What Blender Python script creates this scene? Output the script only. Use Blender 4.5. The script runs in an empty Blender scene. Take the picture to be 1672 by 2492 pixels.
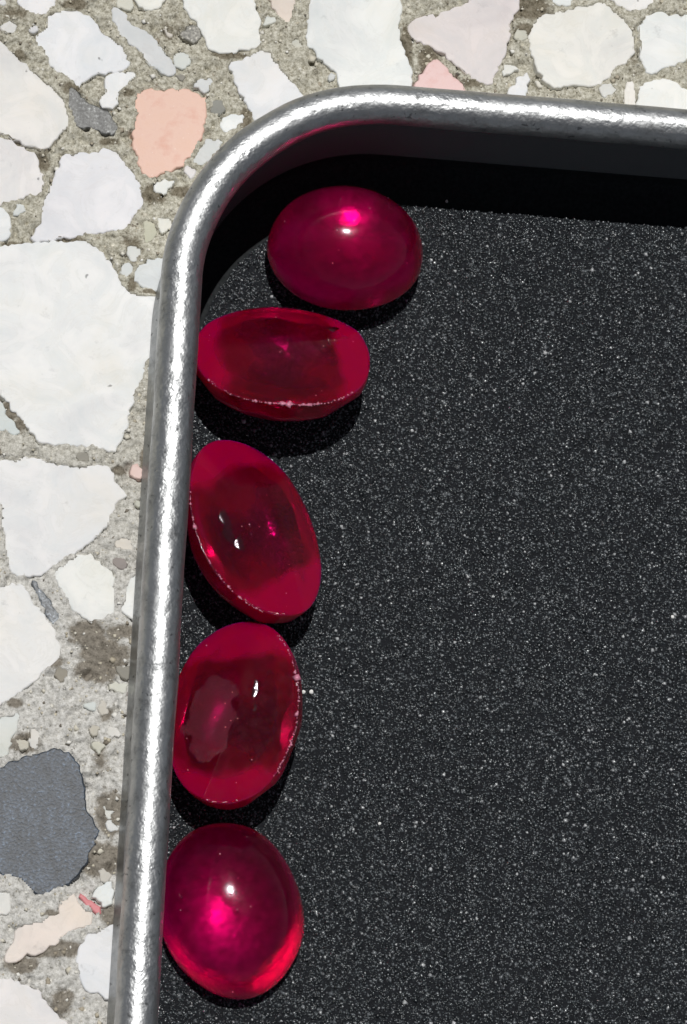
import bpy, bmesh, math, random
import numpy as np
from mathutils import Vector, Matrix, noise
from mathutils.geometry import tessellate_polygon

sc = bpy.context.scene
COL = sc.collection
sc.unit_settings.scale_length = 0.01          # one unit is one centimetre
R = math.radians

# ------------------------------------------------------------------ camera
W, H = 1672, 2492
DIST = 22.0
TGT = Vector((0, 0, 0.45))
cd = Vector((-math.tan(R(6)), -math.tan(R(14)), 1.0)).normalized()
CAM = TGT + cd * DIST
fw = -cd
rt = fw.cross(Vector((0, 1, 0))).normalized()
up = rt.cross(fw)
K = 6.23 / DIST
cam_d = bpy.data.cameras.new("camera")
cam = bpy.data.objects.new("camera", cam_d); COL.objects.link(cam)
cam.matrix_world = Matrix(((rt.x, up.x, cd.x, CAM.x), (rt.y, up.y, cd.y, CAM.y), (rt.z, up.z, cd.z, CAM.z), (0, 0, 0, 1)))
cam_d.sensor_fit = 'VERTICAL'; cam_d.sensor_height = 24.0
cam_d.lens = 24.0 / K
cam_d.clip_start = 0.5; cam_d.clip_end = 3000
cam_d.dof.use_dof = True; cam_d.dof.focus_distance = DIST + 0.15; cam_d.dof.aperture_fstop = 9.0
sc.camera = cam
sc.render.resolution_x, sc.render.resolution_y = 687, 1024

def at(x, y, z=0.0):
    v = fw + rt * ((x - W / 2) / H * K) + up * ((H / 2 - y) / H * K)
    return CAM + v * ((z - CAM.z) / v.z)

def proj(p):
    q = p - CAM; dz = q.dot(fw)
    return (W / 2 + q.dot(rt) / dz / K * H, H / 2 - q.dot(up) / dz / K * H)

# ------------------------------------------------------------------ light
SUN_EL, SUN_AZ = R(73.5), R(3)                  # high sun beyond the top of the picture
world = bpy.data.worlds.new("World"); sc.world = world; world.use_nodes = True
nt = world.node_tree; bg = nt.nodes["Background"]
sky = nt.nodes.new("ShaderNodeTexSky"); sky.sky_type = 'NISHITA'; sky.sun_disc = False
sky.sun_elevation = SUN_EL; sky.sun_rotation = SUN_AZ; sky.dust_density = 0.0; sky.air_density = 0.7
hs = nt.nodes.new("ShaderNodeHueSaturation"); hs.inputs['Saturation'].default_value = .35
nt.links.new(sky.outputs[0], hs.inputs['Color']); nt.links.new(hs.outputs[0], bg.inputs[0]); bg.inputs[1].default_value = 0.05
sd = Vector((math.sin(SUN_AZ) * math.cos(SUN_EL), math.cos(SUN_AZ) * math.cos(SUN_EL), math.sin(SUN_EL)))
sun_d = bpy.data.lights.new("sun", 'SUN'); sun_d.energy = 4.2; sun_d.angle = R(0.55); sun_d.color = (1, .98, .95)
sun = bpy.data.objects.new("sun", sun_d); COL.objects.link(sun)
sun.rotation_euler = sd.to_track_quat('Z', 'Y').to_euler(); sun.location = sd * 60
sc.view_settings.view_transform = 'Standard'; sc.view_settings.look = 'None'
sc.view_settings.exposure = -0.35; sc.view_settings.gamma = 1
cy = sc.cycles
cy.max_bounces = 24; cy.transmission_bounces = 20; cy.glossy_bounces = 10; cy.volume_bounces = 4
cy.caustics_refractive = True; cy.caustics_reflective = True; cy.blur_glossy = 1.5
cy.sample_clamp_indirect = 40.0; cy.use_denoising = True

# ------------------------------------------------------------------ helpers
def nmat(name):
    m = bpy.data.materials.new(name); m.use_nodes = True
    t = m.node_tree; b = t.nodes["Principled BSDF"]
    return m, t, b
def N(t, kind, **kw):
    n = t.nodes.new(kind)
    for k, v in kw.items():
        if k.startswith('i_'): n.inputs[k[2:].replace('_', ' ')].default_value = v
        else: setattr(n, k, v)
    return n
def ramp(t, src, stops):
    n = t.nodes.new("ShaderNodeValToRGB"); e = n.color_ramp.elements
    while len(e) < len(stops): e.new(0.5)
    for q, (p, c) in zip(e, stops):
        q.position = p; q.color = (c, c, c, 1) if not hasattr(c, '__len__') else tuple(c) + (1,)
    t.links.new(src, n.inputs[0]); return n.outputs[0]
def mix(t, a, b, f, mode='MIX'):
    n = t.nodes.new("ShaderNodeMix"); n.data_type = 'RGBA'; n.blend_type = mode
    for s, v in ((0, f), (6, a), (7, b)):
        if hasattr(v, 'is_linked'): t.links.new(v, n.inputs[s])
        else: n.inputs[s].default_value = v if s == 0 else (tuple(v) + (1,) if len(v) == 3 else v)
    return n.outputs[2]
def noise_n(t, co, scale, detail=4, rough=.55, dist=0.0):
    n = N(t, "ShaderNodeTexNoise"); n.inputs['Scale'].default_value = scale
    n.inputs['Detail'].default_value = detail; n.inputs['Roughness'].default_value = rough
    n.inputs['Distortion'].default_value = dist
    t.links.new(co, n.inputs['Vector']); return n.outputs[0]
def bump(t, b, src, strength, dist):
    n = N(t, "ShaderNodeBump"); n.inputs['Strength'].default_value = strength; n.inputs['Distance'].default_value = dist
    t.links.new(src, n.inputs['Height']); t.links.new(n.outputs[0], b.inputs['Normal']); return n
def link(name, me, mat=None, parent=None, label=None, cat=None, group=None, kind=None, smooth=False):
    o = bpy.data.objects.new(name, me); COL.objects.link(o)
    if mat and not me.materials: me.materials.append(mat)
    if smooth: me.polygons.foreach_set('use_smooth', [True] * len(me.polygons))
    if parent: o.parent = parent
    if label: o['label'] = label
    if cat: o['category'] = cat
    if group: o['group'] = group
    if kind: o['kind'] = kind
    return o
def mesh(name, v, f):
    me = bpy.data.meshes.new(name); me.from_pydata([tuple(p) for p in v], [], f); me.update(); return me
def np_mesh(name, co, faces):                 # equal sized faces
    me = bpy.data.meshes.new(name); nv, (nf, k) = len(co), faces.shape
    me.vertices.add(nv); me.vertices.foreach_set('co', co.astype(np.float32).ravel())
    me.loops.add(nf * k); me.loops.foreach_set('vertex_index', faces.astype(np.int32).ravel())
    me.polygons.add(nf); me.polygons.foreach_set('loop_start', np.arange(0, nf * k, k, dtype=np.int32))
    me.update(calc_edges=True); me.validate(); return me
rng = np.random.default_rng(7); random.seed(7)

# ------------------------------------------------------------------ materials
def coord(t): return N(t, "ShaderNodeTexCoord").outputs['Object']
def geo(t): return N(t, "ShaderNodeNewGeometry").outputs['Position']

def cement_mat():
    m, t, b = nmat("weathered_cement"); g = geo(t)
    a = noise_n(t, g, 40, 4, .8); d = noise_n(t, g, 13, 5, .75)
    col = ramp(t, a, [(.30, (.10, .088, .068)), (.42, (.32, .30, .235)), (.54, (.50, .48, .40)), (.70, (.72, .70, .62))])
    pale = ramp(t, a, [(.30, (.18, .17, .15)), (.42, (.44, .43, .40)), (.56, (.62, .61, .58)), (.72, (.76, .755, .73))])
    sep = N(t, "ShaderNodeSeparateXYZ"); t.links.new(g, sep.inputs[0])
    mr = N(t, "ShaderNodeMapRange"); t.links.new(sep.outputs[1], mr.inputs[0])
    mr.inputs[1].default_value = 1.6; mr.inputs[2].default_value = -.6
    col = mix(t, col, pale, mr.outputs[0])
    at_ = N(t, "ShaderNodeAttribute", attribute_name="dirt")
    mm = N(t, "ShaderNodeMath", operation='MULTIPLY_ADD'); t.links.new(d, mm.inputs[0]); mm.inputs[1].default_value = 1.3; mm.inputs[2].default_value = -.48
    ad = N(t, "ShaderNodeMath", operation='ADD'); t.links.new(mm.outputs[0], ad.inputs[0]); t.links.new(at_.outputs['Fac'], ad.inputs[1])
    f = ramp(t, ad.outputs[0], [(.34, 0.0), (.60, 1.0)])
    col = mix(t, col, (.42, .385, .34), f, 'MULTIPLY')
    dk = ramp(t, d, [(.30, .38), (.42, 1.0)])
    col = mix(t, col, dk, .8, 'MULTIPLY')
    t.links.new(col, b.inputs['Base Color']); b.inputs['Roughness'].default_value = .9; b.inputs['Specular IOR Level'].default_value = .25
    bump(t, b, a, .7, .014)
    return m
M_CEM = cement_mat()

def chip_mat(name, kind):
    m, t, b = nmat(name); g = geo(t)
    oi = N(t, "ShaderNodeObjectInfo").outputs['Color']
    a = noise_n(t, g, 1.7, 5, .6, .6); c = noise_n(t, g, 60, 2, .6); e = noise_n(t, g, 7, 6, .7); w = noise_n(t, g, 3.2, 6, .62, 1.4)
    if kind == 'marble':
        vein = ramp(t, a, [(.30, (.86, .86, .88)), (.5, (1, 1, 1)), (.7, (.95, .93, .88))])
        col = mix(t, oi, vein, .8, 'MULTIPLY')
        fl = ramp(t, e, [(.27, .66), (.38, 1.0)]); col = mix(t, col, fl, .6, 'MULTIPLY')
        vn = ramp(t, w, [(.485, (1, 1, 1)), (.498, (.80, .78, .74)), (.503, (.80, .78, .74)), (.52, (1, 1, 1))]); col = mix(t, col, vn, .18, 'MULTIPLY')
        cl = ramp(t, w, [(.3, (.84, .875, .89)), (.62, (1, 1, 1))]); col = mix(t, col, cl, .8, 'MULTIPLY')
        pt = noise_n(t, g, 11, 2, .5); pq = ramp(t, pt, [(.22, .30), (.25, 1.0)]); col = mix(t, col, pq, .8, 'MULTIPLY')
        sp = ramp(t, c, [(.2, .72), (.29, 1.0)]); col = mix(t, col, sp, .45, 'MULTIPLY')
        b.inputs['Roughness'].default_value = .62; b.inputs['Specular IOR Level'].default_value = .15
        b.inputs['Subsurface Weight'].default_value = .25; b.inputs['Subsurface Radius'].default_value = (.06, .055, .05)
        b.inputs['Subsurface Scale'].default_value = 1.0
        bump(t, b, e, .25, .010)
    elif kind == 'pink':
        v = ramp(t, e, [(.3, (.93, .78, .74)), (.5, (1, 1, 1)), (.68, (1.0, .97, .93))])
        col = mix(t, oi, v, .9, 'MULTIPLY')
        sp = ramp(t, c, [(.7, 0.0), (.8, 1.0)]); col = mix(t, col, (.85, .76, .7), sp)
        b.inputs['Roughness'].default_value = .6; bump(t, b, c, .3, .006)
    else:
        v = ramp(t, c, [(.35, (.55, .55, .55)), (.5, (1, 1, 1)), (.62, (1.5, 1.5, 1.55)), (.72, (3.2, 3.3, 3.4))])
        mp = N(t, 'ShaderNodeMapping'); mp.inputs['Rotation'].default_value = (0, 0, .7); mp.inputs['Scale'].default_value = (1, .45, 1); t.links.new(g, mp.inputs[0])
        st = noise_n(t, mp.outputs[0], 14, 4, .65)
        v2 = ramp(t, st, [(.3, .5), (.5, 1.0), (.68, 1.9)])
        col = mix(t, oi, v, 1.0, 'MULTIPLY'); col = mix(t, col, v2, .8, 'MULTIPLY')
        b.inputs['Roughness'].default_value = .5; bump(t, b, c, .3, .008)
    t.links.new(col, b.inputs['Base Color'])
    return m
M_MARBLE, M_PINK, M_SLATE = chip_mat("white_marble", 'marble'), chip_mat("pink_limestone", 'pink'), chip_mat("dark_slate", 'slate')

def metal_mat():
    m, t, b = nmat("scuffed_metal"); g = geo(t)
    a = noise_n(t, g, 18, 2, .55); f = noise_n(t, g, 7, 5, .7); p = noise_n(t, g, 21, 2, .5); h = noise_n(t, g, 3.0, 2, .5)
    col = ramp(t, f, [(.30, (.22, .225, .23)), (.42, (.40, .41, .415)), (.6, (.52, .53, .535))])
    pc = ramp(t, p, [(.28, .35), (.33, 1.0)]); col = mix(t, col, pc, .8, 'MULTIPLY')
    t.links.new(col, b.inputs['Base Color']); b.inputs['Metallic'].default_value = 1.0
    rr = ramp(t, f, [(.3, .52), (.6, .42)]); t.links.new(rr, b.inputs['Roughness'])
    mm = mix(t, a, f, .35)
    sm = ramp(t, h, [(.35, .5), (.65, 1.0)])
    bn = bump(t, b, mm, .8, .016); t.links.new(sm, bn.inputs['Strength'])
    return m
M_RIM = metal_mat()
def wall_mat():
    m, t, b = nmat("dark_lacquered_metal"); g = geo(t)
    f = noise_n(t, g, 30, 3, .6)
    b.inputs['Base Color'].default_value = (.56, .59, .60, 1); b.inputs['Metallic'].default_value = .74
    b.inputs['Roughness'].default_value = .15
    bump(t, b, f, .1, .004)
    return m
M_WALL = wall_mat()
def trayfloor_mat():
    m, t, b = nmat("matt_black_paint"); g = geo(t); a = noise_n(t, g, 40, 3, .6)
    c = ramp(t, a, [(.3, (.012, .014, .015)), (.7, (.026, .028, .030))]); t.links.new(c, b.inputs['Base Color'])
    b.inputs['Roughness'].default_value = .7; b.inputs['Specular IOR Level'].default_value = .05; bump(t, b, a, .3, .004); return m
M_TRAYFLOOR = trayfloor_mat()

def pad_mat():
    m, t, b = nmat("black_abrasive_backing"); g = geo(t)
    a = noise_n(t, g, 70, 3, .7)
    col = ramp(t, a, [(.3, (.005, .0055, .007)), (.7, (.016, .018, .022))])
    t.links.new(col, b.inputs['Base Color']); b.inputs['Roughness'].default_value = .7; b.inputs['Specular IOR Level'].default_value = .12
    bump(t, b, a, .8, .012); return m
M_PAD = pad_mat()
def grit_mat():
    m, t, b = nmat("dark_grit")
    gi = N(t, "ShaderNodeNewGeometry").outputs['Random Per Island']
    c = ramp(t, gi, [(0, (.005, .007, .009)), (.4, (.020, .025, .029)), (.75, (.055, .063, .069)), (.97, (.12, .13, .14)), (1, (.48, .49, .50))]); t.links.new(c, b.inputs['Base Color'])
    q = ramp(t, gi, [(0, .30), (1, .12)]); t.links.new(q, b.inputs['Roughness'])
    b.inputs['Specular IOR Level'].default_value = 1.0; return m
M_GRIT = grit_mat()
def dust_mat():
    m, t, b = nmat("white_dust"); b.inputs['Base Color'].default_value = (.75, .75, .73, 1); b.inputs['Roughness'].default_value = .5; return m
M_DUST = dust_mat()

def chipped_mat():
    m, t, b = nmat("pale_bruised_ruby"); b.inputs['Base Color'].default_value = (.55, .20, .29, 1); b.inputs['Roughness'].default_value = .25; return m
M_CHIPPED = chipped_mat()
def ruby_mat(name, frost=0.0, rmin=.13, ends=0.0, nsc=18, tint=.38, ior=1.66, hue=(.98, 0.0, .77), dens=10.0, glow=.025, spec=.06, dcol=(.60, 0.0, .075)):
    m, t, b = nmat(name); g = coord(t)
    out = t.nodes['Material Output']
    b.inputs['Base Color'].default_value = (1, .18, .82, 1)
    b.inputs['Transmission Weight'].default_value = 1.0; b.inputs['IOR'].default_value = ior; b.inputs['Specular Tint'].default_value = (tint, tint * .9, tint, 1)
    b.inputs['Roughness'].default_value = .02; b.inputs['Specular IOR Level'].default_value = spec
    a = noise_n(t, g, nsc, 4, .6)
    rr = ramp(t, a, [(.42, rmin), (.62, rmin + .06)]); t.links.new(rr, b.inputs['Roughness'])
    bump(t, b, a, .08 + frost, .006)
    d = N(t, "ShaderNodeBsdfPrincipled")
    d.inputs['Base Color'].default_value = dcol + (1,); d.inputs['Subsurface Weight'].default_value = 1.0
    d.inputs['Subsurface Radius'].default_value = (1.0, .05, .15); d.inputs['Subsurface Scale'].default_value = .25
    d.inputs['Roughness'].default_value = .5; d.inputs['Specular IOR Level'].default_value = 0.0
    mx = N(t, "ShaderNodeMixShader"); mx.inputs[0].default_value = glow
    if ends:                                   # refracted light at the two ends of the stone, painted in as diffuse crimson
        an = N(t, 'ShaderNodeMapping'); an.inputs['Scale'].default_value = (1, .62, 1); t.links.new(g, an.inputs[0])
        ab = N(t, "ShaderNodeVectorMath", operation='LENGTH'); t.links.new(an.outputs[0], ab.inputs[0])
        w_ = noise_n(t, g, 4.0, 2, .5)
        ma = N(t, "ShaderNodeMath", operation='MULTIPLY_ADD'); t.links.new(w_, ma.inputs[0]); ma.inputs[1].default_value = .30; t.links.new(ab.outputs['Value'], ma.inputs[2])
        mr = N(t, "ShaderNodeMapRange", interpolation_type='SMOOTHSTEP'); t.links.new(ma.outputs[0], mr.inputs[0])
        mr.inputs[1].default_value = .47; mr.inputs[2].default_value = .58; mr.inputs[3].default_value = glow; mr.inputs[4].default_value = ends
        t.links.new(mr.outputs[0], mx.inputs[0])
    t.links.new(b.outputs[0], mx.inputs[1]); t.links.new(d.outputs[0], mx.inputs[2])
    t.links.new(mx.outputs[0], out.inputs['Surface'])
    v = N(t, "ShaderNodeVolumeAbsorption"); v.inputs['Color'].default_value = hue + (1,); v.inputs['Density'].default_value = dens
    t.links.new(v.outputs[0], out.inputs['Volume'])
    return m
M_RUBY = ruby_mat("ruby", 0.0, hue=(.98, 0.0, .79))
M_RUBY_BASE = ruby_mat("ruby_ground_base", .3, .16, tint=1.0, ior=2.2, hue=(.98, 0.0, .79))
M_RUBY_BASE2 = ruby_mat("ruby_coarse_base", .3, .20, tint=1.0, ior=2.2, hue=(.98, 0.0, .79))
M_RUBY_END = ruby_mat("ruby_lit_ends", .15, .09, .32, tint=1.0, ior=1.76, glow=.05, spec=.05)
M_RUBY_FACE = ruby_mat("ruby_flat_face", .25, .12, .32, ior=1.76, glow=.05, spec=.03)
M_RUBY_ROUGH = ruby_mat("ruby_unpolished", 1.7, .12, .32, ior=1.76, nsc=22, glow=.15, spec=.06, dcol=(.50, .07, .13))
M_FRACT = ruby_mat("ruby_fresh_fracture", 0.5, .15, spec=.45, nsc=10, tint=1.0)

# ------------------------------------------------------------------ terrazzo
Z1 = lambda x, y: (x / 1.8667, y / 1.8667)
Z2 = lambda x, y: (832 + x / 1.8667, y / 1.8667)
Z3 = lambda x, y: (x * .3594, 800 + y * .3594)
Z4 = lambda x, y: (x * .3817, 1600 + y * .3817)
S0 = lambda x, y: (x, y)
WH, BW, CR, PK, GW = (.80, .80, .785), (.775, .785, .785), (.79, .77, .73), (.79, .755, .735), (.66, .675, .66)
SL, DK = (.036, .047, .064), (.105, .105, .105)
CHIPS = [
 (Z1, WH, 'm', [(75,-30),(85,30),(150,70),(215,60),(255,20),(265,-30)]),
 (Z1, BW, 'm', [(215,75),(290,40),(390,50),(440,100),(470,150),(530,190),(575,240),(595,290),(570,320),(440,330),(400,365),(345,395),(310,350),(260,330),(220,290),(205,240),(170,210),(165,170),(200,140)]),
 (Z1, GW, 'm', [(505,30),(560,45),(600,110),(680,150),(730,210),(790,290),(795,340),(755,345),(700,310),(660,270),(630,220),(560,180),(510,110)]),
 (Z1, CR, 'm', [(590,-30),(625,20),(680,55),(720,30),(760,0),(780,-30)]),
 (Z1, PK, 'm', [(-40,150),(20,200),(90,270),(165,335),(240,400),(285,440),(310,500),(325,550),(290,590),(255,640),(195,680),(130,665),(60,630),(-60,575),(-160,400)]),
 (Z1, PK, 'm', [(-60,595),(40,635),(110,670),(165,700),(190,780),(205,840),(190,880),(120,895),(50,920),(-60,930)]),
 (Z1, BW, 'm', [(290,685),(400,695),(490,670),(535,690),(570,750),(610,800),(655,850),(650,920),(610,980),(570,1040),(500,1050),(420,1060),(330,1080),(200,1095),(140,1090),(165,1040),(200,900),(240,820)]),
 (Z1, WH, 'm', [(480,400),(470,350),(530,330),(600,320),(630,345),(560,400),(520,500),(490,490),(445,475)]),
 (Z1, DK, 's', [(310,420),(330,395),(380,450),(450,490),(510,520),(535,570),(520,620),(470,610),(420,580),(370,590),(330,540),(300,470)]),
 (Z1, (.70,.475,.385), 'p', [(615,430),(660,410),(730,415),(800,395),(870,420),(950,450),(940,530),(925,600),(905,650),(870,700),(830,750),(760,785),(690,810),(650,800),(625,740),(605,660),(600,600),(615,520)]),
 (Z1, WH, 'm', [(800,-40),(840,20),(850,70),(900,110),(930,160),(940,215),(980,240),(1060,240),(1130,220),(1190,205),(1180,100),(1165,0),(1160,-40)]),
 (Z1, BW, 'm', [(1040,290),(1110,255),(1215,220),(1260,290),(1320,360),(1370,410),(1420,500),(1300,600),(1180,600),(1140,520),(1100,440),(1055,350)]),
 (Z1, WH, 'm', [(1000,540),(1060,505),(1115,520),(1080,570),(1020,620),(1000,580)]),
 (Z1, GW, 'm', [(880,720),(910,670),(950,630),(1000,635),(1020,650),(980,700),(930,745),(880,745)]),
 (Z1, WH, 'm', [(705,840),(760,810),(800,820),(780,860),(730,890),(705,870)]),
 (S0, WH, 'm', [(762,-20),(750,40),(744,100),(775,140),(820,180),(830,230),(1005,230),(1002,188),(993,139),(974,102),(977,43),(974,-20)]),
 (Z1, (.72,.64,.56), 'm', [(1210,-20),(1260,60),(1310,130),(1330,80),(1345,0),(1340,-20)]),
 (S0, (.82,.82,.80), 'm', [(-20,600),(60,592),(110,590),(150,584),(215,590),(250,615),(275,650),(292,680),(310,712),(345,718),(400,725),(400,860),(374,857),(359,875),(338,944),(316,1005),(302,1052),(287,1098),(259,1098),(208,1089),(151,1080),(108,1080),(83,1066),(54,1023),(22,987),(-20,940)]),
 (Z3, GW, 'm', [(-60,430),(20,510),(50,590),(95,655),(140,700),(110,730),(60,710),(0,680),(-60,680)]),
 (Z3, WH, 'm', [(-60,905),(60,885),(200,865),(330,885),(440,915),(520,940),(600,920),(700,920),(740,930),(760,970),(800,1040),(850,1110),(800,1180),(760,1260),(740,1330),(680,1390),(600,1460),(500,1520),(400,1580),(330,1640),(270,1680),(160,1680),(60,1650),(45,1560),(30,1400),(10,1280),(15,1200),(-60,1100)]),
 (Z3, WH, 'm', [(375,1650),(410,1600),(490,1555),(600,1515),(660,1570),(720,1620),(775,1650),(770,1750),(780,1870),(760,1930),(700,1960),(600,1990),(520,1930),(460,1870),(430,1800),(395,1730)]),
 (Z3, (.13,.14,.155), 's', [(215,1690),(260,1720),(310,1800),(360,1850),(400,1930),(370,2000),(320,1950),(270,1850),(225,1760)]),
 (S0, WH, 'm', [(-20,1436),(22,1418),(54,1422),(72,1447),(90,1476),(108,1504),(133,1526),(144,1558),(151,1587),(137,1612),(105,1640),(57,1678),(23,1703),(-20,1722)]),
 (Z3, WH, 'm', [(820,1900),(840,1850),(880,1700),(920,1640),(1000,1590),(1000,1990),(900,1970),(850,1950)]),
 (Z3, (.66,.50,.46), 'p', [(880,920),(930,895),(965,940),(960,1010),(900,1030),(870,980)]),
 (Z4, GW, 'm', [(-60,400),(60,370),(130,340),(130,400),(90,480),(60,560),(40,650),(-60,650)]),
 (Z4, SL, 's', [(-60,760),(60,660),(150,630),(260,610),(370,580),(460,600),(500,690),(540,780),(555,960),(600,1040),(630,1120),(600,1200),(550,1290),(480,1430),(380,1460),(290,1520),(220,1490),(150,1430),(60,1400),(-60,1340)]),
 (Z4, BW, 'm', [(575,1520),(610,1470),(700,1430),(735,1470),(720,1560),(680,1600),(655,1590),(640,1560)]),
 (Z4, (.62,.22,.24), 'p', [(495,1530),(520,1505),(570,1550),(630,1580),(650,1640),(600,1620),(540,1570)]),
 (Z4, (.78,.70,.65), 'm', [(480,1520),(530,1590),(590,1650),(580,1700),(520,1730),(440,1760),(380,1800),(310,1860),(240,1900),(160,1900),(60,1960),(30,1940),(30,1880),(80,1800),(100,1740),(200,1690),(300,1660),(360,1640),(380,1570),(440,1540)]),
 (Z4, BW, 'm', [(500,1850),(560,1760),(640,1730),(720,1710),(760,1670),(850,1700),(850,2200),(710,2190),(640,2150),(560,2130),(510,2060),(495,1960)]),
 (Z4, PK, 'm', [(-60,2045),(100,2045),(210,2100),(270,2150),(320,2230),(370,2290),(440,2337),(500,2450),(-60,2480)]),
 (Z4, CR, 'm', [(-60,1500),(50,1500),(70,1560),(60,1630),(-60,1660)]),
 (Z2, (.73,.66,.645), 'm', [(300,110),(345,75),(410,65),(430,75),(470,40),(540,25),(590,-10),(610,-40),(820,-40),(810,10),(790,60),(775,110),(760,200),(730,270),(710,330),(690,380),(650,385),(590,360),(520,300),(450,240),(370,200),(305,160)]),
 (Z2, (.70,.50,.48), 'p', [(380,310),(425,260),(480,310),(540,375),(575,430),(570,480),(320,470),(325,400),(350,350)]),
 (Z2, (.80,.78,.74), 'm', [(840,170),(870,130),(880,90),(920,60),(980,50),(1040,45),(1100,20),(1180,15),(1240,50),(1290,100),(1330,160),(1335,230),(1310,260),(1260,300),(1210,350),(1170,390),(1060,390),(960,400),(920,370),(890,310),(860,250)]),
 (Z2, WH, 'm', [(1352,130),(1370,75),(1440,52),(1520,70),(1620,60),(1620,250),(1500,300),(1430,330),(1385,340),(1365,280),(1350,220)]),
 (Z2, WH, 'm', [(1160,-40),(1235,10),(1300,52),(1350,58),(1400,35),(1430,-20)]),
 (Z2, WH, 'm', [(930,-40),(960,20),(1030,30),(1060,-10),(1050,-40)]),
 (Z2, BW, 'm', [(750,420),(790,370),(840,320),(855,350),(845,410),(830,500),(770,500)]),
 (Z2, CR, 'm', [(1270,440),(1290,370),(1325,370),(1332,430),(1330,520),(1270,520)]),
 (Z2, WH, 'm', [(1345,440),(1360,385),(1430,355),(1500,365),(1540,395),(1620,430),(1620,540),(1340,540)]),
 (Z2, CR, 'm', [(720,320),(740,290),(790,300),(800,318),(740,350)]),
 (Z1, WH, 'm', [(-60,930),(20,950),(50,1000),(55,1075),(0,1100),(-60,1105)]),
 (Z1, GW, 'm', [(605,1270),(620,1210),(680,1170),(780,1180),(780,1330),(700,1325),(640,1300)]),
 (Z1, (.55,.52,.43), 'm', [(650,1050),(655,985),(700,1000),(705,1090),(660,1110)]),
 (Z1, (.17,.165,.14), 's', [(815,150),(850,105),(900,120),(920,170),(890,200),(830,185)]),
]
def chaikin(p, n=1, q=.22):
    for _ in range(n):
        o = []
        for i in range(len(p)):
            a, b = p[i], p[(i + 1) % len(p)]
            o += [a * (1 - q) + b * q, a * q + b * (1 - q)]
        p = o
    return p
def outline(p2, step=.018, jit=.013):
    p = chaikin([np.array(a, float) for a in p2], 1, .2)
    o = []
    for i in range(len(p)):
        a, b = p[i], p[(i + 1) % len(p)]; L = np.linalg.norm(b - a); k = max(1, int(L / step))
        o += [a + (b - a) * (j / k) for j in range(k)]
    o = np.array(o); nx = np.roll(o, -1, 0) - np.roll(o, 1, 0)
    nx = np.stack([nx[:, 1], -nx[:, 0]], 1) / (np.linalg.norm(nx, axis=1)[:, None] + 1e-9)
    q = np.array([noise.noise(Vector((a[0] * 9, a[1] * 9, 0))) * .8 + noise.noise(Vector((a[0] * 30, a[1] * 30, 5))) * 1.1 for a in o])
    return o + nx * (q * jit * 1.5)[:, None], nx
def area(p): return .5 * np.sum(p[:, 0] * np.roll(p[:, 1], -1) - np.roll(p[:, 0], -1) * p[:, 1])

polys = []
for fn, colr, kd, pts in CHIPS:
    w = np.array([at(*fn(x, y), 0)[:2] for x, y in pts])
    if area(w) < 0: w = w[::-1]
    polys.append((w, colr, kd))

# tray frame (used to leave the hidden slab plain)
TH, TX, TY, TR = -.0482199, -.972244, 2.509936, 1.2381
def tw(a, b): return (TX + a * math.cos(TH) - b * math.sin(TH), TY + a * math.sin(TH) + b * math.cos(TH))

GX0, GX1, GY0, GY1, GS = -3.4, 3.6, -4.2, 4.6, .012
nx_, ny_ = int((GX1 - GX0) / GS), int((GY1 - GY0) / GS)
gx = np.linspace(GX0, GX1, nx_); gy = np.linspace(GY0, GY1, ny_)
XX, YY = np.meshgrid(gx, gy)
def raster(poly, pad=0):
    ix0, ix1 = np.searchsorted(gx, [poly[:, 0].min(), poly[:, 0].max()]); iy0, iy1 = np.searchsorted(gy, [poly[:, 1].min(), poly[:, 1].max()])
    ix0, iy0 = max(0, ix0 - 1), max(0, iy0 - 1)
    X, Y = XX[iy0:iy1 + 1, ix0:ix1 + 1], YY[iy0:iy1 + 1, ix0:ix1 + 1]
    ins = np.zeros(X.shape, bool); j = len(poly) - 1
    for i in range(len(poly)):
        (xi, yi), (xj, yj) = poly[i], poly[j]
        if yi != yj: ins ^= ((yi > Y) != (yj > Y)) & (X < (xj - xi) * (Y - yi) / (yj - yi) + xi)
        j = i
    return (slice(iy0, iy1 + 1), slice(ix0, ix1 + 1)), ins
mask = np.zeros(XX.shape, bool)
outs = []
def add_poly(w, colr, kd, jit=.013):
    o, n = outline(w, jit=jit); s, ins = raster(o); mask[s] |= ins; outs.append((o, n, colr, kd))
for w, colr, kd in polys: add_poly(w, colr, kd)
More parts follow.
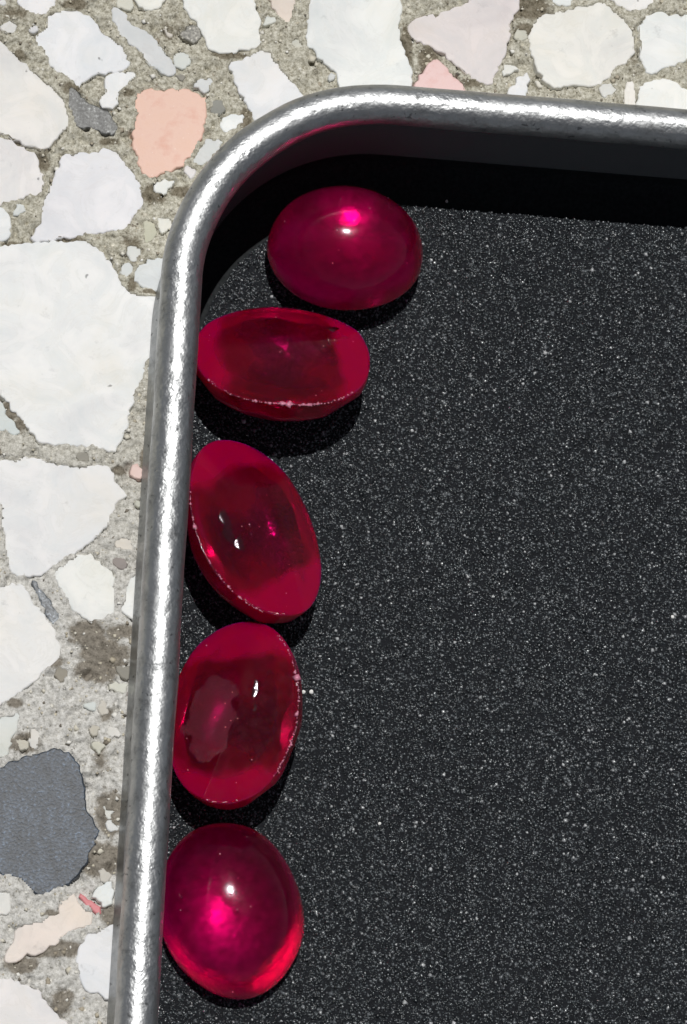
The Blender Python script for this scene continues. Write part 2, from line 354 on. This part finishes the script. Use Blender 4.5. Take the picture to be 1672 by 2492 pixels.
# chips beyond the picture's edge and a few small ones in the open cement
def inframe(x, y, m=10):
    u, v = proj(Vector((x, y, 0))); return -m < u < W + m and -m < v < H + m
def intray(x, y):
    dx, dy = x - TX, y - TY; a = dx * math.cos(TH) + dy * math.sin(TH); b = -dx * math.sin(TH) + dy * math.cos(TH)
    return a > .35 and b < -.35
for size, tries in ((.5, 500), (.33, 600), (.16, 900), (.065, 1500), (.042, 2500)):
    for _ in range(tries):
        x, y = rng.uniform(GX0 + .3, GX1 - .3), rng.uniform(GY0 + .3, GY1 - .3)
        if intray(x, y): continue
        r_ = size * rng.uniform(.75, 1.25)
        k = rng.integers(6, 9); an = np.sort(rng.uniform(0, 2 * math.pi, k)) if False else np.linspace(0, 2 * math.pi, k, endpoint=False) + rng.uniform(-.3, .3, k)
        rr = r_ * rng.uniform(.7, 1.1, k); ph = rng.uniform(0, 3.1); asp = rng.uniform(.55, 1)
        w = np.stack([rr * np.cos(an), rr * np.sin(an) * asp], 1)
        w = w @ np.array([[math.cos(ph), math.sin(ph)], [-math.sin(ph), math.cos(ph)]]) + [x, y]
        if size > .1 and any(inframe(*q) for q in w): continue
        if size < .1 and (not inframe(x, y, 120) or len(outs) > 285 or (y < 0 and rng.random() < .6)): continue
        s, ins = raster(w * 1.0)
        big = np.pad(ins, 2); gr = ins.copy()
        if (mask[s] & ins).any(): continue
        s2, ins2 = raster((w - [x, y]) * 1.12 + [x, y])
        if (mask[s2] & ins2).any(): continue
        c = [WH, WH, BW, CR, PK, GW, (.72, .52, .44), SL][rng.integers(0, 8)]
        if size < .1: c = [(.70, .69, .66), (.62, .60, .53), (.68, .65, .58), (.56, .54, .48), GW, (.30, .28, .25)][rng.integers(0, 6)]
        add_poly(w, c, 's' if c == SL else 'm')

def smooth_noise(shape, cells, seed):
    r = np.random.default_rng(seed); cy_, cx_ = int(shape[0] / cells) + 3, int(shape[1] / cells) + 3
    g = r.normal(size=(cy_, cx_)); yi = np.arange(shape[0]) / cells; xi = np.arange(shape[1]) / cells
    y0, x0 = yi.astype(int), xi.astype(int); fy, fx = yi - y0, xi - x0
    fy, fx = fy * fy * (3 - 2 * fy), fx * fx * (3 - 2 * fx)
    a = g[y0][:, x0] * (1 - fx) + g[y0][:, x0 + 1] * fx; b = g[y0 + 1][:, x0] * (1 - fx) + g[y0 + 1][:, x0 + 1] * fx
    return a * (1 - fy[:, None]) + b * fy[:, None]
er = mask.copy()
for _ in range(1): er = er & np.roll(er, 1, 0) & np.roll(er, -1, 0) & np.roll(er, 1, 1) & np.roll(er, -1, 1)
sh = XX.shape
hz = .010 * smooth_noise(sh, 26, 1) + .009 * smooth_noise(sh, 8, 2) + .009 * smooth_noise(sh, 3.5, 3) + .006 * smooth_noise(sh, 1.5, 4)
pit = smooth_noise(sh, 5, 9) + .6 * smooth_noise(sh, 2.2, 10)
hz = -.006 + np.minimum(hz, .020) - np.clip(pit - 1.2, 0, 1) * .045
# a fine open crack here and there where cement meets stone
dl = mask.copy()
dl = dl | np.roll(dl, 1, 0) | np.roll(dl, -1, 0) | np.roll(dl, 1, 1) | np.roll(dl, -1, 1)
edge = dl & ~mask
hz = np.where(edge & (smooth_noise(sh, 14, 12) > .45), hz - .035, hz)
hz = np.where(er, -.09, hz)
dirt = np.zeros(sh)
STAINS = [(Z4, 620, 70, 150, 95, 1.0), (Z4, 165, 545, 110, 75, .9), (Z4, 700, 1000, 110, 170, .85), (Z4, 640, 1290, 150, 130, .9), (Z4, 330, 1860, 260, 60, .9), (Z4, 130, 1960, 120, 70, .9), (Z4, 400, 2200, 90, 110, .7),
          (Z4, 700, 1640, 80, 70, .8), (Z4, 640, 660, 70, 110, .5), (Z4, 680, 360, 70, 60, .5), (Z4, 330, 1630, 60, 30, .6), (Z4, 350, 30, 100, 50, .6), (Z4, 90, 290, 70, 40, .6),
          (Z3, 600, 2060, 160, 110, .8), (Z3, 800, 2050, 130, 60, .7), (Z3, 700, 2200, 200, 110, .9), (Z3, 980, 900, 40, 130, .8), (Z3, 810, 960, 60, 40, .7), (Z3, 60, 560, 70, 70, .8), (Z3, 140, 650, 60, 60, .7),
          (Z2, 400, 260, 60, 70, .9), (Z2, 290, 210, 40, 110, .7), (Z2, 860, 40, 100, 60, .9), (Z2, 830, 140, 50, 40, .8), (Z2, 600, 380, 80, 25, .6), (Z2, 1340, 300, 60, 90, .3), (Z1, 1040, 245, 90, 22, .9), (Z1, 1120, 540, 40, 60, .7),
          (Z1, 340, 20, 70, 25, .8), (Z1, 90, 250, 50, 30, .6), (Z1, 320, 400, 60, 40, .6), (Z1, 200, 730, 50, 80, .5), (Z1, 700, 880, 70, 50, .7), (Z1, 820, 870, 60, 30, .8), (Z1, 600, 1130, 60, 90, .4), (Z1, 300, 1085, 120, 16, .7), (Z1, 60, 1110, 90, 18, .7), (Z1, 100, 640, 100, 18, .7), (Z1, 70, 60, 90, 60, .4), (Z1, 760, 130, 120, 80, .3), (Z1, 580, 420, 50, 60, .4), (Z1, 600, 1290, 26, 40, .8), (Z1, 690, 1325, 60, 12, .8), (Z1, 490, 640, 60, 20, .7)]
for fn, x, y, rx, ry, s in STAINS:
    c = at(*fn(x, y)); a = at(*fn(x + rx, y)); b = at(*fn(x, y + ry))
    dx = (XX - c.x) / abs(a.x - c.x); dy = (YY - c.y) / abs(b.y - c.y)
    dirt = np.maximum(dirt, s * np.clip(1.25 - np.sqrt(dx * dx + dy * dy), 0, 1))
co = np.stack([XX, YY, hz], -1).reshape(-1, 3)
ii = np.arange(nx_ * ny_).reshape(ny_, nx_)
# drop the cells deep under the tray, where a plain sheet does
ca, cb = (XX - TX) * math.cos(TH) + (YY - TY) * math.sin(TH), -(XX - TX) * math.sin(TH) + (YY - TY) * math.cos(TH)
deep = (ca > .5) & (cb < -.6)
keep = ~(deep[:-1, :-1] & deep[1:, 1:])
F = np.stack([ii[:-1, :-1], ii[:-1, 1:], ii[1:, 1:], ii[1:, :-1]], -1)[keep]
me = np_mesh("cement", co, F)
att = me.attributes.new("dirt", 'FLOAT', 'POINT'); att.data.foreach_set('value', dirt.ravel().astype(np.float32))
ground = link("terrazzo_floor", me, M_CEM, kind='structure', smooth=True)
ground['label'] = "rough terrazzo slab of pale cement set with white, pink and slate stone chips"
far = mesh("slab", [(-150, -150, -.13), (150, -150, -.13), (150, 150, -.13), (-150, 150, -.13)], [(0, 1, 2, 3)])
g2 = link("ground", far, M_CEM, kind='structure')

def chip_mesh(o, n, z):
    k = len(o); rings = []
    c = o.mean(0)
    for off, zz in ((.012, -.10), (0.0, z - .006), (-.004, z - .002), (-.008, z)):
        q = o + n * off
        rings.append([(p[0], p[1], zz) for p in q])
    v = [p for r_ in rings for p in r_]
    f = [(i * k + j, i * k + (j + 1) % k, (i + 1) * k + (j + 1) % k, (i + 1) * k + j) for i in range(3) for j in range(k)]
    top = [3 * k + j for j in range(k)]
    # fine ngon top split by a tessellation
    tri = tessellate_polygon([[Vector(v[i]) for i in top]])
    for a, b, c_ in tri:
        t_ = (top[a], top[b], top[c_])
        p, q, r_ = (Vector(v[i]) for i in t_)
        if (q - p).cross(r_ - p).z < 0: t_ = t_[::-1]
        f.append(t_)
    me = mesh("stone_chip", v, f); return me
for o, n, colr, kd in outs:
    if area(o) < 0: o = o[::-1]; n = n[::-1]
    z = rng.uniform(-.003, .004)
    me = chip_mesh(o, n, z)
    ob = link("stone_chip", me, {'m': M_MARBLE, 'p': M_PINK, 's': M_SLATE}[kd], parent=ground)
    j = rng.uniform(-.02, .02, 3) * .6 + rng.uniform(-.02, .01)
    ob.color = tuple(np.clip(np.array(colr) + (j if kd == 'm' else j * .3), .02, .9)) + (1,)

# loose sand and small crumbs held in the cement
def crumbs(cx, cy, cz, rad, squash=.6, rs=None):
    """many little irregular octahedra in one mesh"""
    n = len(cx); base = np.array([(1,0,0),(-1,0,0),(0,1,0),(0,-1,0),(0,0,1),(0,0,-1)], float)
    fb = np.array([(0,2,4),(2,1,4),(1,3,4),(3,0,4),(2,0,5),(1,2,5),(3,1,5),(0,3,5)])
    q = rs.normal(size=(n, 4)); q /= np.linalg.norm(q, axis=1)[:, None]
    a, b, c, d = q.T
    Rm = np.stack([1-2*(c*c+d*d), 2*(b*c-a*d), 2*(b*d+a*c), 2*(b*c+a*d), 1-2*(b*b+d*d), 2*(c*d-a*b), 2*(b*d-a*c), 2*(c*d+a*b), 1-2*(b*b+c*c)], 1).reshape(n, 3, 3)
    pts = base[None] * rs.uniform(.55, 1.25, (n, 6, 1)) * rad[:, None, None]
    pts = np.einsum('nij,nkj->nki', Rm, pts); pts[..., 2] *= squash
    pts += np.stack([cx, cy, cz], 1)[:, None]
    return pts.reshape(-1, 3), (fb[None] + 6 * np.arange(n)[:, None, None]).reshape(-1, 3)
rs = np.random.default_rng(21)
n0 = 26000
sx, sy = rs.uniform(GX0, GX1, n0), rs.uniform(GY0, GY1, n0)
ix, iy = np.clip(((sx - GX0) / GS).astype(int), 0, nx_ - 1), np.clip(((sy - GY0) / GS).astype(int), 0, ny_ - 1)
la, lb = (sx - TX) * math.cos(TH) + (sy - TY) * math.sin(TH), -(sx - TX) * math.sin(TH) + (sy - TY) * math.cos(TH)
ok = ~dl[iy, ix] & ~((la > -.1) & (lb < .1))
sx, sy, ix, iy = sx[ok], sy[ok], ix[ok], iy[ok]
rad = rs.gamma(3, .0035, len(sx)).clip(.005, .035)
cp, cf = crumbs(sx, sy, hz[iy, ix] - rad * .1, rad, .55, rs)
mS, tS, bS = nmat("sand")
gi = N(tS, "ShaderNodeNewGeometry").outputs['Random Per Island']
cS = ramp(tS, gi, [(0, (.12, .105, .085)), (.12, (.30, .26, .20)), (.3, (.50, .455, .35)), (.7, (.60, .57, .48)), (1, (.74, .73, .69))])
tS.links.new(cS, bS.inputs['Base Color']); bS.inputs['Roughness'].default_value = .75
link("sand", np_mesh("sand", cp, cf), mS, parent=ground, kind='stuff')

# ------------------------------------------------------------------ tray
TWD, THT = 7.4, 10.6
RT = .1235; ZC = .95
def path(off, n=28):
    """rounded rectangle offset inwards by off, with its inward normals, in tray space"""
    pts = []
    r_ = max(TR - off, .05)
    for cx, cy, a0 in ((TR, -TR, math.pi), (TWD - TR, -TR, math.pi / 2), (TWD - TR, -THT + TR, 0), (TR, -THT + TR, -math.pi / 2)):
        for i in range(n + 1):
            a = a0 - (math.pi / 2) * i / n
            pts.append((cx + r_ * math.cos(a), cy + r_ * math.sin(a)))
    # extra points along the straight sides
    out = []
    for i in range(len(pts)):
        a, b = pts[i], pts[(i + 1) % len(pts)]; L = math.dist(a, b); k = max(1, int(L / .12)) if L > .5 else 1
        out += [(a[0] + (b[0] - a[0]) * j / k, a[1] + (b[1] - a[1]) * j / k) for j in range(k)]
    return out
def sweep(profile, closed=False):
    rows = []
    for off, z in profile:
        # sample each path at the same count: straight sides have the same length for every offset
        rows.append([tw(*p) + (z,) for p in path_fixed(off)])
    k = len(rows[0]); v = [p for r_ in rows for p in r_]
    f = []
    m = len(rows)
    for i in range(m if closed else m - 1):
        for j in range(k):
            a, b = i * k + j, i * k + (j + 1) % k; i2 = (i + 1) % m
            f.append((a, b, i2 * k + (j + 1) % k, i2 * k + j))
    return v, f
def path_fixed(off, n=30, ns=60):
    r_ = TR - off; pts = []
    cs = ((TR, -TR, math.pi), (TWD - TR, -TR, math.pi / 2), (TWD - TR, -THT + TR, 0), (TR, -THT + TR, -math.pi / 2))
    for q in range(4):
        cx, cy, a0 = cs[q]
        arc = [(cx + r_ * math.cos(a0 - (math.pi / 2) * i / n), cy + r_ * math.sin(a0 - (math.pi / 2) * i / n)) for i in range(n + 1)]
        nx2, ny2, b0 = cs[(q + 1) % 4]; nxt = (nx2 + r_ * math.cos(b0), ny2 + r_ * math.sin(b0))
        pts += arc; a = arc[-1]
        pts += [(a[0] + (nxt[0] - a[0]) * i / ns, a[1] + (nxt[1] - a[1]) * i / ns) for i in range(1, ns)]
    return pts
tray = bpy.data.objects.new("metal_tray", None); COL.objects.link(tray)
tray['label'] = "dark metal tray with a rounded corner and scuffed shiny rolled rim on the terrazzo"; tray['category'] = "tray"
# rim: a rolled bead, full tube
prof = [(math.cos(a) * RT * -1, ZC + math.sin(a) * RT) for a in np.linspace(0, 2 * math.pi, 28, endpoint=False)]
v, f = sweep(prof, True)
v = [(p[0] + noise.noise(Vector(p) * 3.1) * .006, p[1] + noise.noise(Vector(p) * 3.1 + Vector((9, 0, 0))) * .006, p[2] + noise.noise(Vector(p) * 2.3 + Vector((0, 9, 0))) * .005) for p in v]
me = mesh("rim", v, f)
link("rim", me, M_RIM, tray, smooth=True)
v, f = sweep([(-.085, ZC - .06), (-.085, .10), (-.13, .03), (-.13, .004), (-.06, .004)])
link("outer_wall", mesh("outer_wall", v, f), M_RIM, tray, smooth=True)
wp = [(.085, ZC - .07), (.070, ZC - .14), (.070, .24)]
v, f = sweep(wp)
link("inner_wall", mesh("inner_wall", v, f), M_WALL, tray, smooth=True)
v, f = sweep([(.070, .24)] + [(.072 + .12 * (1 - math.cos(a)), .20 - .12 * math.sin(a)) for a in np.linspace(0, math.pi / 2, 11)] + [(.30, .080)])
link("bend", mesh("bend", v, f), M_TRAYFLOOR, tray, smooth=True)
bp = path_fixed(.29); me = mesh("base", [tw(*p) + (.0795,) for p in bp], [tuple(range(len(bp)))]); link("base", me, M_TRAYFLOOR, tray)

# ------------------------------------------------------------------ abrasive pad lying in the tray
PZ = .15
PX0, PY0, PR = .14, -.365, 1.2               # the sheet is cut a little short of the far wall
pb = []
for cx, cy, a0 in ((PX0 + PR, PY0 - PR, math.pi), (TWD - .14 - PR, PY0 - PR, math.pi / 2), (TWD - .14 - PR, -THT + .14 + PR, 0), (PX0 + PR, -THT + .14 + PR, -math.pi / 2)):
    arc = [(cx + PR * math.cos(a0 - math.pi / 2 * i / 60), cy + PR * math.sin(a0 - math.pi / 2 * i / 60)) for i in range(61)]
    if pb:
        l_ = pb[-1]; m_ = int(math.dist(l_, arc[0]) / .03)
        pb += [(l_[0] + (arc[0][0] - l_[0]) * i / m_, l_[1] + (arc[0][1] - l_[1]) * i / m_) for i in range(1, m_)]
    pb += arc
random.seed(3)
pj = []
for i, p in enumerate(pb):
    q = noise.noise(Vector((p[0] * 5, p[1] * 5, 0))) * .014 + noise.noise(Vector((p[0] * 22, p[1] * 22, 3))) * .012
    pj.append((p[0] + q, p[1] + q))
k = len(pj)
v = [tw(*p) + (.083,) for p in pj] + [tw(*p) + (PZ,) for p in pj]
f = [(j, (j + 1) % k, k + (j + 1) % k, k + j) for j in range(k)] + [tuple(range(k, 2 * k))[::-1], tuple(range(k))]
me = mesh("abrasive_pad", v, f); bm = bmesh.new(); bm.from_mesh(me); bmesh.ops.recalc_face_normals(bm, faces=bm.faces); bm.to_mesh(me); bm.free()
pad = link("abrasive_pad", me, M_PAD, label="black sparkling abrasive sheet lining the tray under the red stones", cat="abrasive sheet")
rs = np.random.default_rng(5)
n0 = 175000
u_ = rs.uniform(.0, 1, n0); ga = rs.uniform(.13, 3.7, n0); gb = rs.uniform(-6.4, -.13, n0)
okc = (gb < PY0 + .004) & ~((ga < PX0 + PR) & (gb > PY0 - PR) & ((ga - PX0 - PR) ** 2 + (gb - PY0 + PR) ** 2 > PR ** 2))
ga, gb = ga[okc], gb[okc]
gxw = TX + ga * math.cos(TH) - gb * math.sin(TH); gyw = TY + ga * math.sin(TH) + gb * math.cos(TH)
rad = rs.gamma(6, .0014, len(ga)).clip(.004, .021)
cp, cf = crumbs(gxw, gyw, PZ + rad * .1, rad, .62, rs)
link("abrasive_grit", np_mesh("abrasive_grit", cp, cf), M_GRIT, parent=pad, kind='stuff')

# ------------------------------------------------------------------ ruby stones
def gem_mesh(a, b, belt, dome, seed, flat_cuts=(), expo=2.3, nseg=200, nr=54, edge=.03, lump=.006, recess=0.0, facets=(), hot=(), notches=(), tables=()):
    """oval dome (cabochon): flat face at z=0, belt, then the dome above"""
    prof = []
    for i in range(1, 61): prof.append(((1 - edge) * i / 60, recess * min(1, max(0, (.78 - i / 60) / .25))))
    for i in range(1, 5):
        t_ = i / 4 * math.pi / 2; prof.append((1 - edge + edge * math.sin(t_), edge * .5 * (a + b) * (1 - math.cos(t_))))
    z0 = edge * .5 * (a + b)
    for i in range(1, 6): prof.append((1 + .004 * math.sin(math.pi * i / 5), z0 + (belt - z0) * i / 5))
    for i in range(1, nr):
        t_ = math.pi / 2 * i / nr
        prof.append((math.cos(t_) ** (2 / expo), belt + dome * math.sin(t_) ** (2 / 2.05)))
    v = [(0, 0, recess)]; f = []
    sdv = Vector((seed * 7.3, seed * 1.7, 0))
    for s, z in prof:
        for j in range(nseg):
            ph = 2 * math.pi * j / nseg
            v.append((a * s * math.cos(ph), b * s * math.sin(ph), z))
    v.append((0, 0, belt + dome))
    L = len(prof)
    f += [(0, 1 + (j + 1) % nseg, 1 + j) for j in range(nseg)]
    for i in range(L - 1):
        for j in range(nseg):
            p, q = 1 + i * nseg + j, 1 + i * nseg + (j + 1) % nseg
            f.append((p, q, q + nseg, p + nseg))
    top = len(v) - 1; base = 1 + (L - 1) * nseg
    f += [(base + j, base + (j + 1) % nseg, top) for j in range(nseg)]
    fac = []
    for th, k_, ph0, dep in facets:               # broad planes ground on the dome
        for j in range(k_):
            ph = 2 * math.pi * (j + ph0 + .12 * math.sin(j * 2.3 + seed)) / k_
            n_ = Vector((math.sin(R(th)) * math.cos(ph), math.sin(R(th)) * math.sin(ph), math.cos(R(th))))
            q = max(Vector(p).dot(n_) for p in v)
            fac.append((n_, q - dep))
    for n_, dep in hot:
        q = max(Vector(p).dot(n_) for p in v)
        fac.append((n_, q - dep))
    out = []; cut = []
    nat = []
    for p in v:
        P = Vector(p); d = P - Vector((0, 0, belt * .6)); d.normalize()
        P += d * noise.noise(P * 2.6 + sdv) * lump * 2.2 * (1.0 if p[2] > 1e-4 else .25)
        hit = False
        for nrm, off in flat_cuts:
            n_ = Vector(nrm).normalized(); e = P.dot(n_) - off
            if e > 0: P -= n_ * (e + noise.noise(P * 16) * .0022); hit = True
        for n_, off in fac:
            e = P.dot(n_) - off
            if e > 0: P -= n_ * e
        for wa, tl, dd in tables:                 # shallow planes ground across the flat face
            e = P.x * math.cos(wa) + P.y * math.sin(wa) - dd
            if e > 0: P.z = max(P.z, e * math.tan(R(tl)))
        if p[2] <= recess + 1e-6:
            for cx, cy, r1, r2, n_ in notches:
                dx, dy = P.x - cx, P.y - cy; rr = math.hypot(dx / r1, dy / r2) + noise.noise(Vector((P.x * 25, P.y * 25, seed))) * .25
                if rr < 1:
                    z = -(n_[0] * dx + n_[1] * dy) / n_[2] + .35 * min(r1, r2) * math.hypot(n_[0], n_[1]) / abs(n_[2])
                    if z > 0: P.z = max(P.z, z + noise.noise(P * 22) * .004); hit = True
        cut.append(hit); out.append(P)
    return out, f, cut
def make_gem(M_FLAT, name, label, box, size, rotz, tilt_axis, tilt, flip, mat, seed, cuts=(), belt=.10, dome=.30, expo=2.3, edge=.03, lift=0.0, recess=0.0, facets=(), notches=(), tables=(), rough_side=None, hotset=((0, 0, .0014), (.10, .03, .006), (-.07, .10, .006)), ridge=(), group="cut red stones in a row along the tray wall"):
    M = Matrix.Rotation(R(rotz), 4, 'Z')
    if flip: M = M @ Matrix.Rotation(math.pi, 4, 'X')
    ax = R(tilt_axis); M = Matrix.Rotation(R(tilt), 4, Vector((math.cos(ax), math.sin(ax), 0))) @ M
    # broken corners whose faces happen to mirror the sun: (place on the outline, depth, how far turned)
    Mi = M.to_3x3().inverted(); p0 = at((box[0] + box[2]) / 2, (box[1] + box[3]) / 2, PZ + .2)
    hv = (sd + (CAM - p0).normalized()).normalized(); cl = []
    for ang, s_, off in cuts:
        dir_ = Vector((math.cos(R(ang)), math.sin(R(ang)), 0))     # direction seen from above
        n_ = (Mi @ (hv + dir_ * s_).normalized()).normalized()
        # support of the stone in that direction
        q = max(Vector((size[0] * math.cos(w), size[1] * math.sin(w), 0)).dot(n_) for w in np.linspace(0, 6.283, 90))
        cl.append((tuple(n_), q - off))
    # a few pavilion facets set so that sunlight entering the flat face is thrown back to the viewer
    hot = []
    if flip:
        fn = (M.to_3x3() @ Vector((0, 0, -1))).normalized(); vd = (CAM - p0).normalized()
        def inside(w):                            # direction inside the stone of light going along w (downwards)
            c = -fn.dot(w); e_ = 1 / 1.76; k_ = 1 - e_ * e_ * (1 - c * c); return (w * e_ + fn * (e_ * c - math.sqrt(k_))).normalized()
        s_in = inside(-sd); v_out = -inside(-vd)
        m0 = (Mi @ (s_in - v_out)).normalized()
        for jx, jy, dep in hotset:
            hot.append(((m0 + Vector((jx, jy, 0))).normalized(), dep))
    v, f, cut = gem_mesh(size[0], size[1], belt, dome, seed, cl, expo, edge=edge, recess=recess, facets=facets, hot=hot, tables=[(-R(w_ - rotz), t_, d_) for w_, t_, d_ in tables], notches=[(x_, y_, a_, b_, tuple((Mi @ (hv + Vector(t_)).normalized()).normalized())) for x_, y_, a_, b_, t_ in notches])
    vw = [M @ p for p in v]; zm = min(p.z for p in vw)
    loc = Vector((0, 0, PZ + .024 + lift - zm))
    cu, cv = (box[0] + box[2]) / 2, (box[1] + box[3]) / 2
    p0 = at(cu, cv, PZ + .2); loc.x, loc.y = p0.x, p0.y
    for _ in range(4):
        pp = [proj(q + loc) for q in vw]; us = [q[0] for q in pp]; vs = [q[1] for q in pp]
        du, dv = cu - (min(us) + max(us)) / 2, cv - (min(vs) + max(vs)) / 2
        loc.x += du * .0025; loc.y -= dv * .0025
    print("GEM", name, [round(q) for q in (min(us), min(vs), max(us), max(vs))], box, "sizeZ", round(max(p.z for p in vw) - zm, 3))
    me = mesh(name, v, f)
    bm = bmesh.new(); bm.from_mesh(me); bmesh.ops.recalc_face_normals(bm, faces=bm.faces); bm.to_mesh(me); bm.free()
    me.materials.append(mat); me.materials.append(M_FLAT); me.materials.append(M_FRACT); me.materials.append(M_RUBY_FACE)
    for p_ in me.polygons:
        if max(p_.vertices) < 1 + 60 * 200:
            p_.material_index = 1
            if rough_side is not None:
                w_ = -R(rough_side - rotz); dx, dy = p_.center.x - .13 * math.cos(w_), p_.center.y - .13 * math.sin(w_)
                if math.hypot(dx / .27, dy / .15) + noise.noise(p_.center * 11) * .35 > 1: p_.material_index = 3
        if all(cut[i] for i in p_.vertices): p_.material_index = 2
    o = link(name, me, None, label=label, cat="gemstone", group=group, smooth=True)
    o.matrix_world = Matrix.Translation(loc) @ M
    # pale specks and tiny scratches on the upper surface
    rs = np.random.default_rng(seed + 40); sv = []
    nn = [p for p in me.vertices if (M.to_3x3() @ p.normal).z > .35]
    for _ in range(26): sv.append(nn[rs.integers(0, len(nn))].co + Vector(rs.normal(size=3) * .003))
    sv = np.array(sv); cp, cf = crumbs(sv[:, 0], sv[:, 1], sv[:, 2], (rs.gamma(2.2, .0016, len(sv))).clip(.0015, .008), 1.0, rs)
    link("surface_dust", np_mesh("surface_dust", cp, cf), M_CHIPPED, parent=o, kind='stuff')
    if ridge:
        cx, cy, cz, cr = [], [], [], []
        rs = np.random.default_rng(seed)
        for a0, a1, n, sz in ridge:
            for _ in range(n):
                w = R(rs.uniform(a0, a1)); k_ = 1 - edge * .5 + rs.normal() * .006
                cx.append(size[0] * k_ * math.cos(w)); cy.append(size[1] * k_ * math.sin(w)); cz.append(max([.003] + [(cx[-1] * math.cos(-R(w_ - rotz)) + cy[-1] * math.sin(-R(w_ - rotz)) - d_) * math.tan(R(t_)) + .001 for w_, t_, d_ in tables])); cr.append(sz * rs.gamma(3, .33))
        cp, cf = crumbs(np.array(cx), np.array(cy), np.array(cz), np.array(cr).clip(.002, .03), .5, rs)
        link("chipped_edge", np_mesh("chipped_edge", cp, cf), M_CHIPPED, parent=o, kind='stuff')
    return o, loc, M
g1 = make_gem(M_RUBY_BASE, "ruby_cabochon", "glossy red domed stone at the top of the row, nearest the rounded corner", (646, 445, 1033, 762), (.485, .405), -4, 0, -15, False, M_RUBY, 1, belt=.05, dome=.41, expo=2.0)
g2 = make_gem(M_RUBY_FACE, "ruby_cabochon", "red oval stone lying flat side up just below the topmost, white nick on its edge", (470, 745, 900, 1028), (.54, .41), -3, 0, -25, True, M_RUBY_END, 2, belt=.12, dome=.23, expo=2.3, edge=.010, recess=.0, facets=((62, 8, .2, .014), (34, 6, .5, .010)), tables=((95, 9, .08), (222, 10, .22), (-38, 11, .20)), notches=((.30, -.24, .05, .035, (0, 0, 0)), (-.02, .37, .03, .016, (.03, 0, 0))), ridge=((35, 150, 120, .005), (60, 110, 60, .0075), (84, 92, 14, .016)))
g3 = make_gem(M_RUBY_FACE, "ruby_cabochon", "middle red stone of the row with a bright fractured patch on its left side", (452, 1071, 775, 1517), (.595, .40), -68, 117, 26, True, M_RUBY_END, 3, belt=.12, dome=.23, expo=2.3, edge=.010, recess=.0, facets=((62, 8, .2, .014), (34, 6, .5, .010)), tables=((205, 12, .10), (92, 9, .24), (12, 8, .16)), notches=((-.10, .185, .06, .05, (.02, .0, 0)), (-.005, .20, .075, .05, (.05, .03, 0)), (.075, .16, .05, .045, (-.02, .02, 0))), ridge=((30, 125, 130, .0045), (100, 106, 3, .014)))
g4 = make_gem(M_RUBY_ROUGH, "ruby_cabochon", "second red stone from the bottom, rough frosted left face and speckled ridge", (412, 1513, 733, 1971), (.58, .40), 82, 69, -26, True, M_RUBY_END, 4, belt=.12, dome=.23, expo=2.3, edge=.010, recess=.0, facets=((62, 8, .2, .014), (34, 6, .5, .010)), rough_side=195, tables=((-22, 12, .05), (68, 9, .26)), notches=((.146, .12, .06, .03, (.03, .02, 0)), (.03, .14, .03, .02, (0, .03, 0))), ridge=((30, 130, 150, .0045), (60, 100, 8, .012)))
g5 = make_gem(M_RUBY_BASE2, "ruby_cabochon", "smooth purplish red domed stone at the bottom of the row with a long white highlight", (388, 2007, 736, 2428), (.53, .425), -76, 72, -5, False, M_RUBY, 5, belt=.04, dome=.38, expo=2.0)

# ------------------------------------------------------------------ specks of white dust on the pad
for i, (x, y, r_, lab) in enumerate(((758, 1684, .014, "tiny round white speck on the black sheet right of the fourth red stone"),
        (739, 1684, .012, "tiny white speck touching the right side of the fourth red stone"),
        (1087, 490, .010, "tiny white speck near the tray's far wall, right of the topmost red stone"),
        (1637, 1501, .011, "bright white speck at the right edge of the picture"),
        (924, 2004, .010, "lone bright white speck on the sheet, upper right of the lowest red stone"))):
    bm = bmesh.new(); bmesh.ops.create_icosphere(bm, subdivisions=2, radius=r_)
    for v_ in bm.verts: v_.co += v_.co * noise.noise(v_.co * 90 + Vector((i, 0, 0))) * .25; v_.co.z *= .7
    me = bpy.data.meshes.new("dust_speck"); bm.to_mesh(me); bm.free()
    o = link("dust_speck", me, M_DUST, label=lab, cat="speck", group="specks of white dust on the black sheet")
    o.location = at(x, y, PZ + .014) if y > 600 else at(x, y, .088)
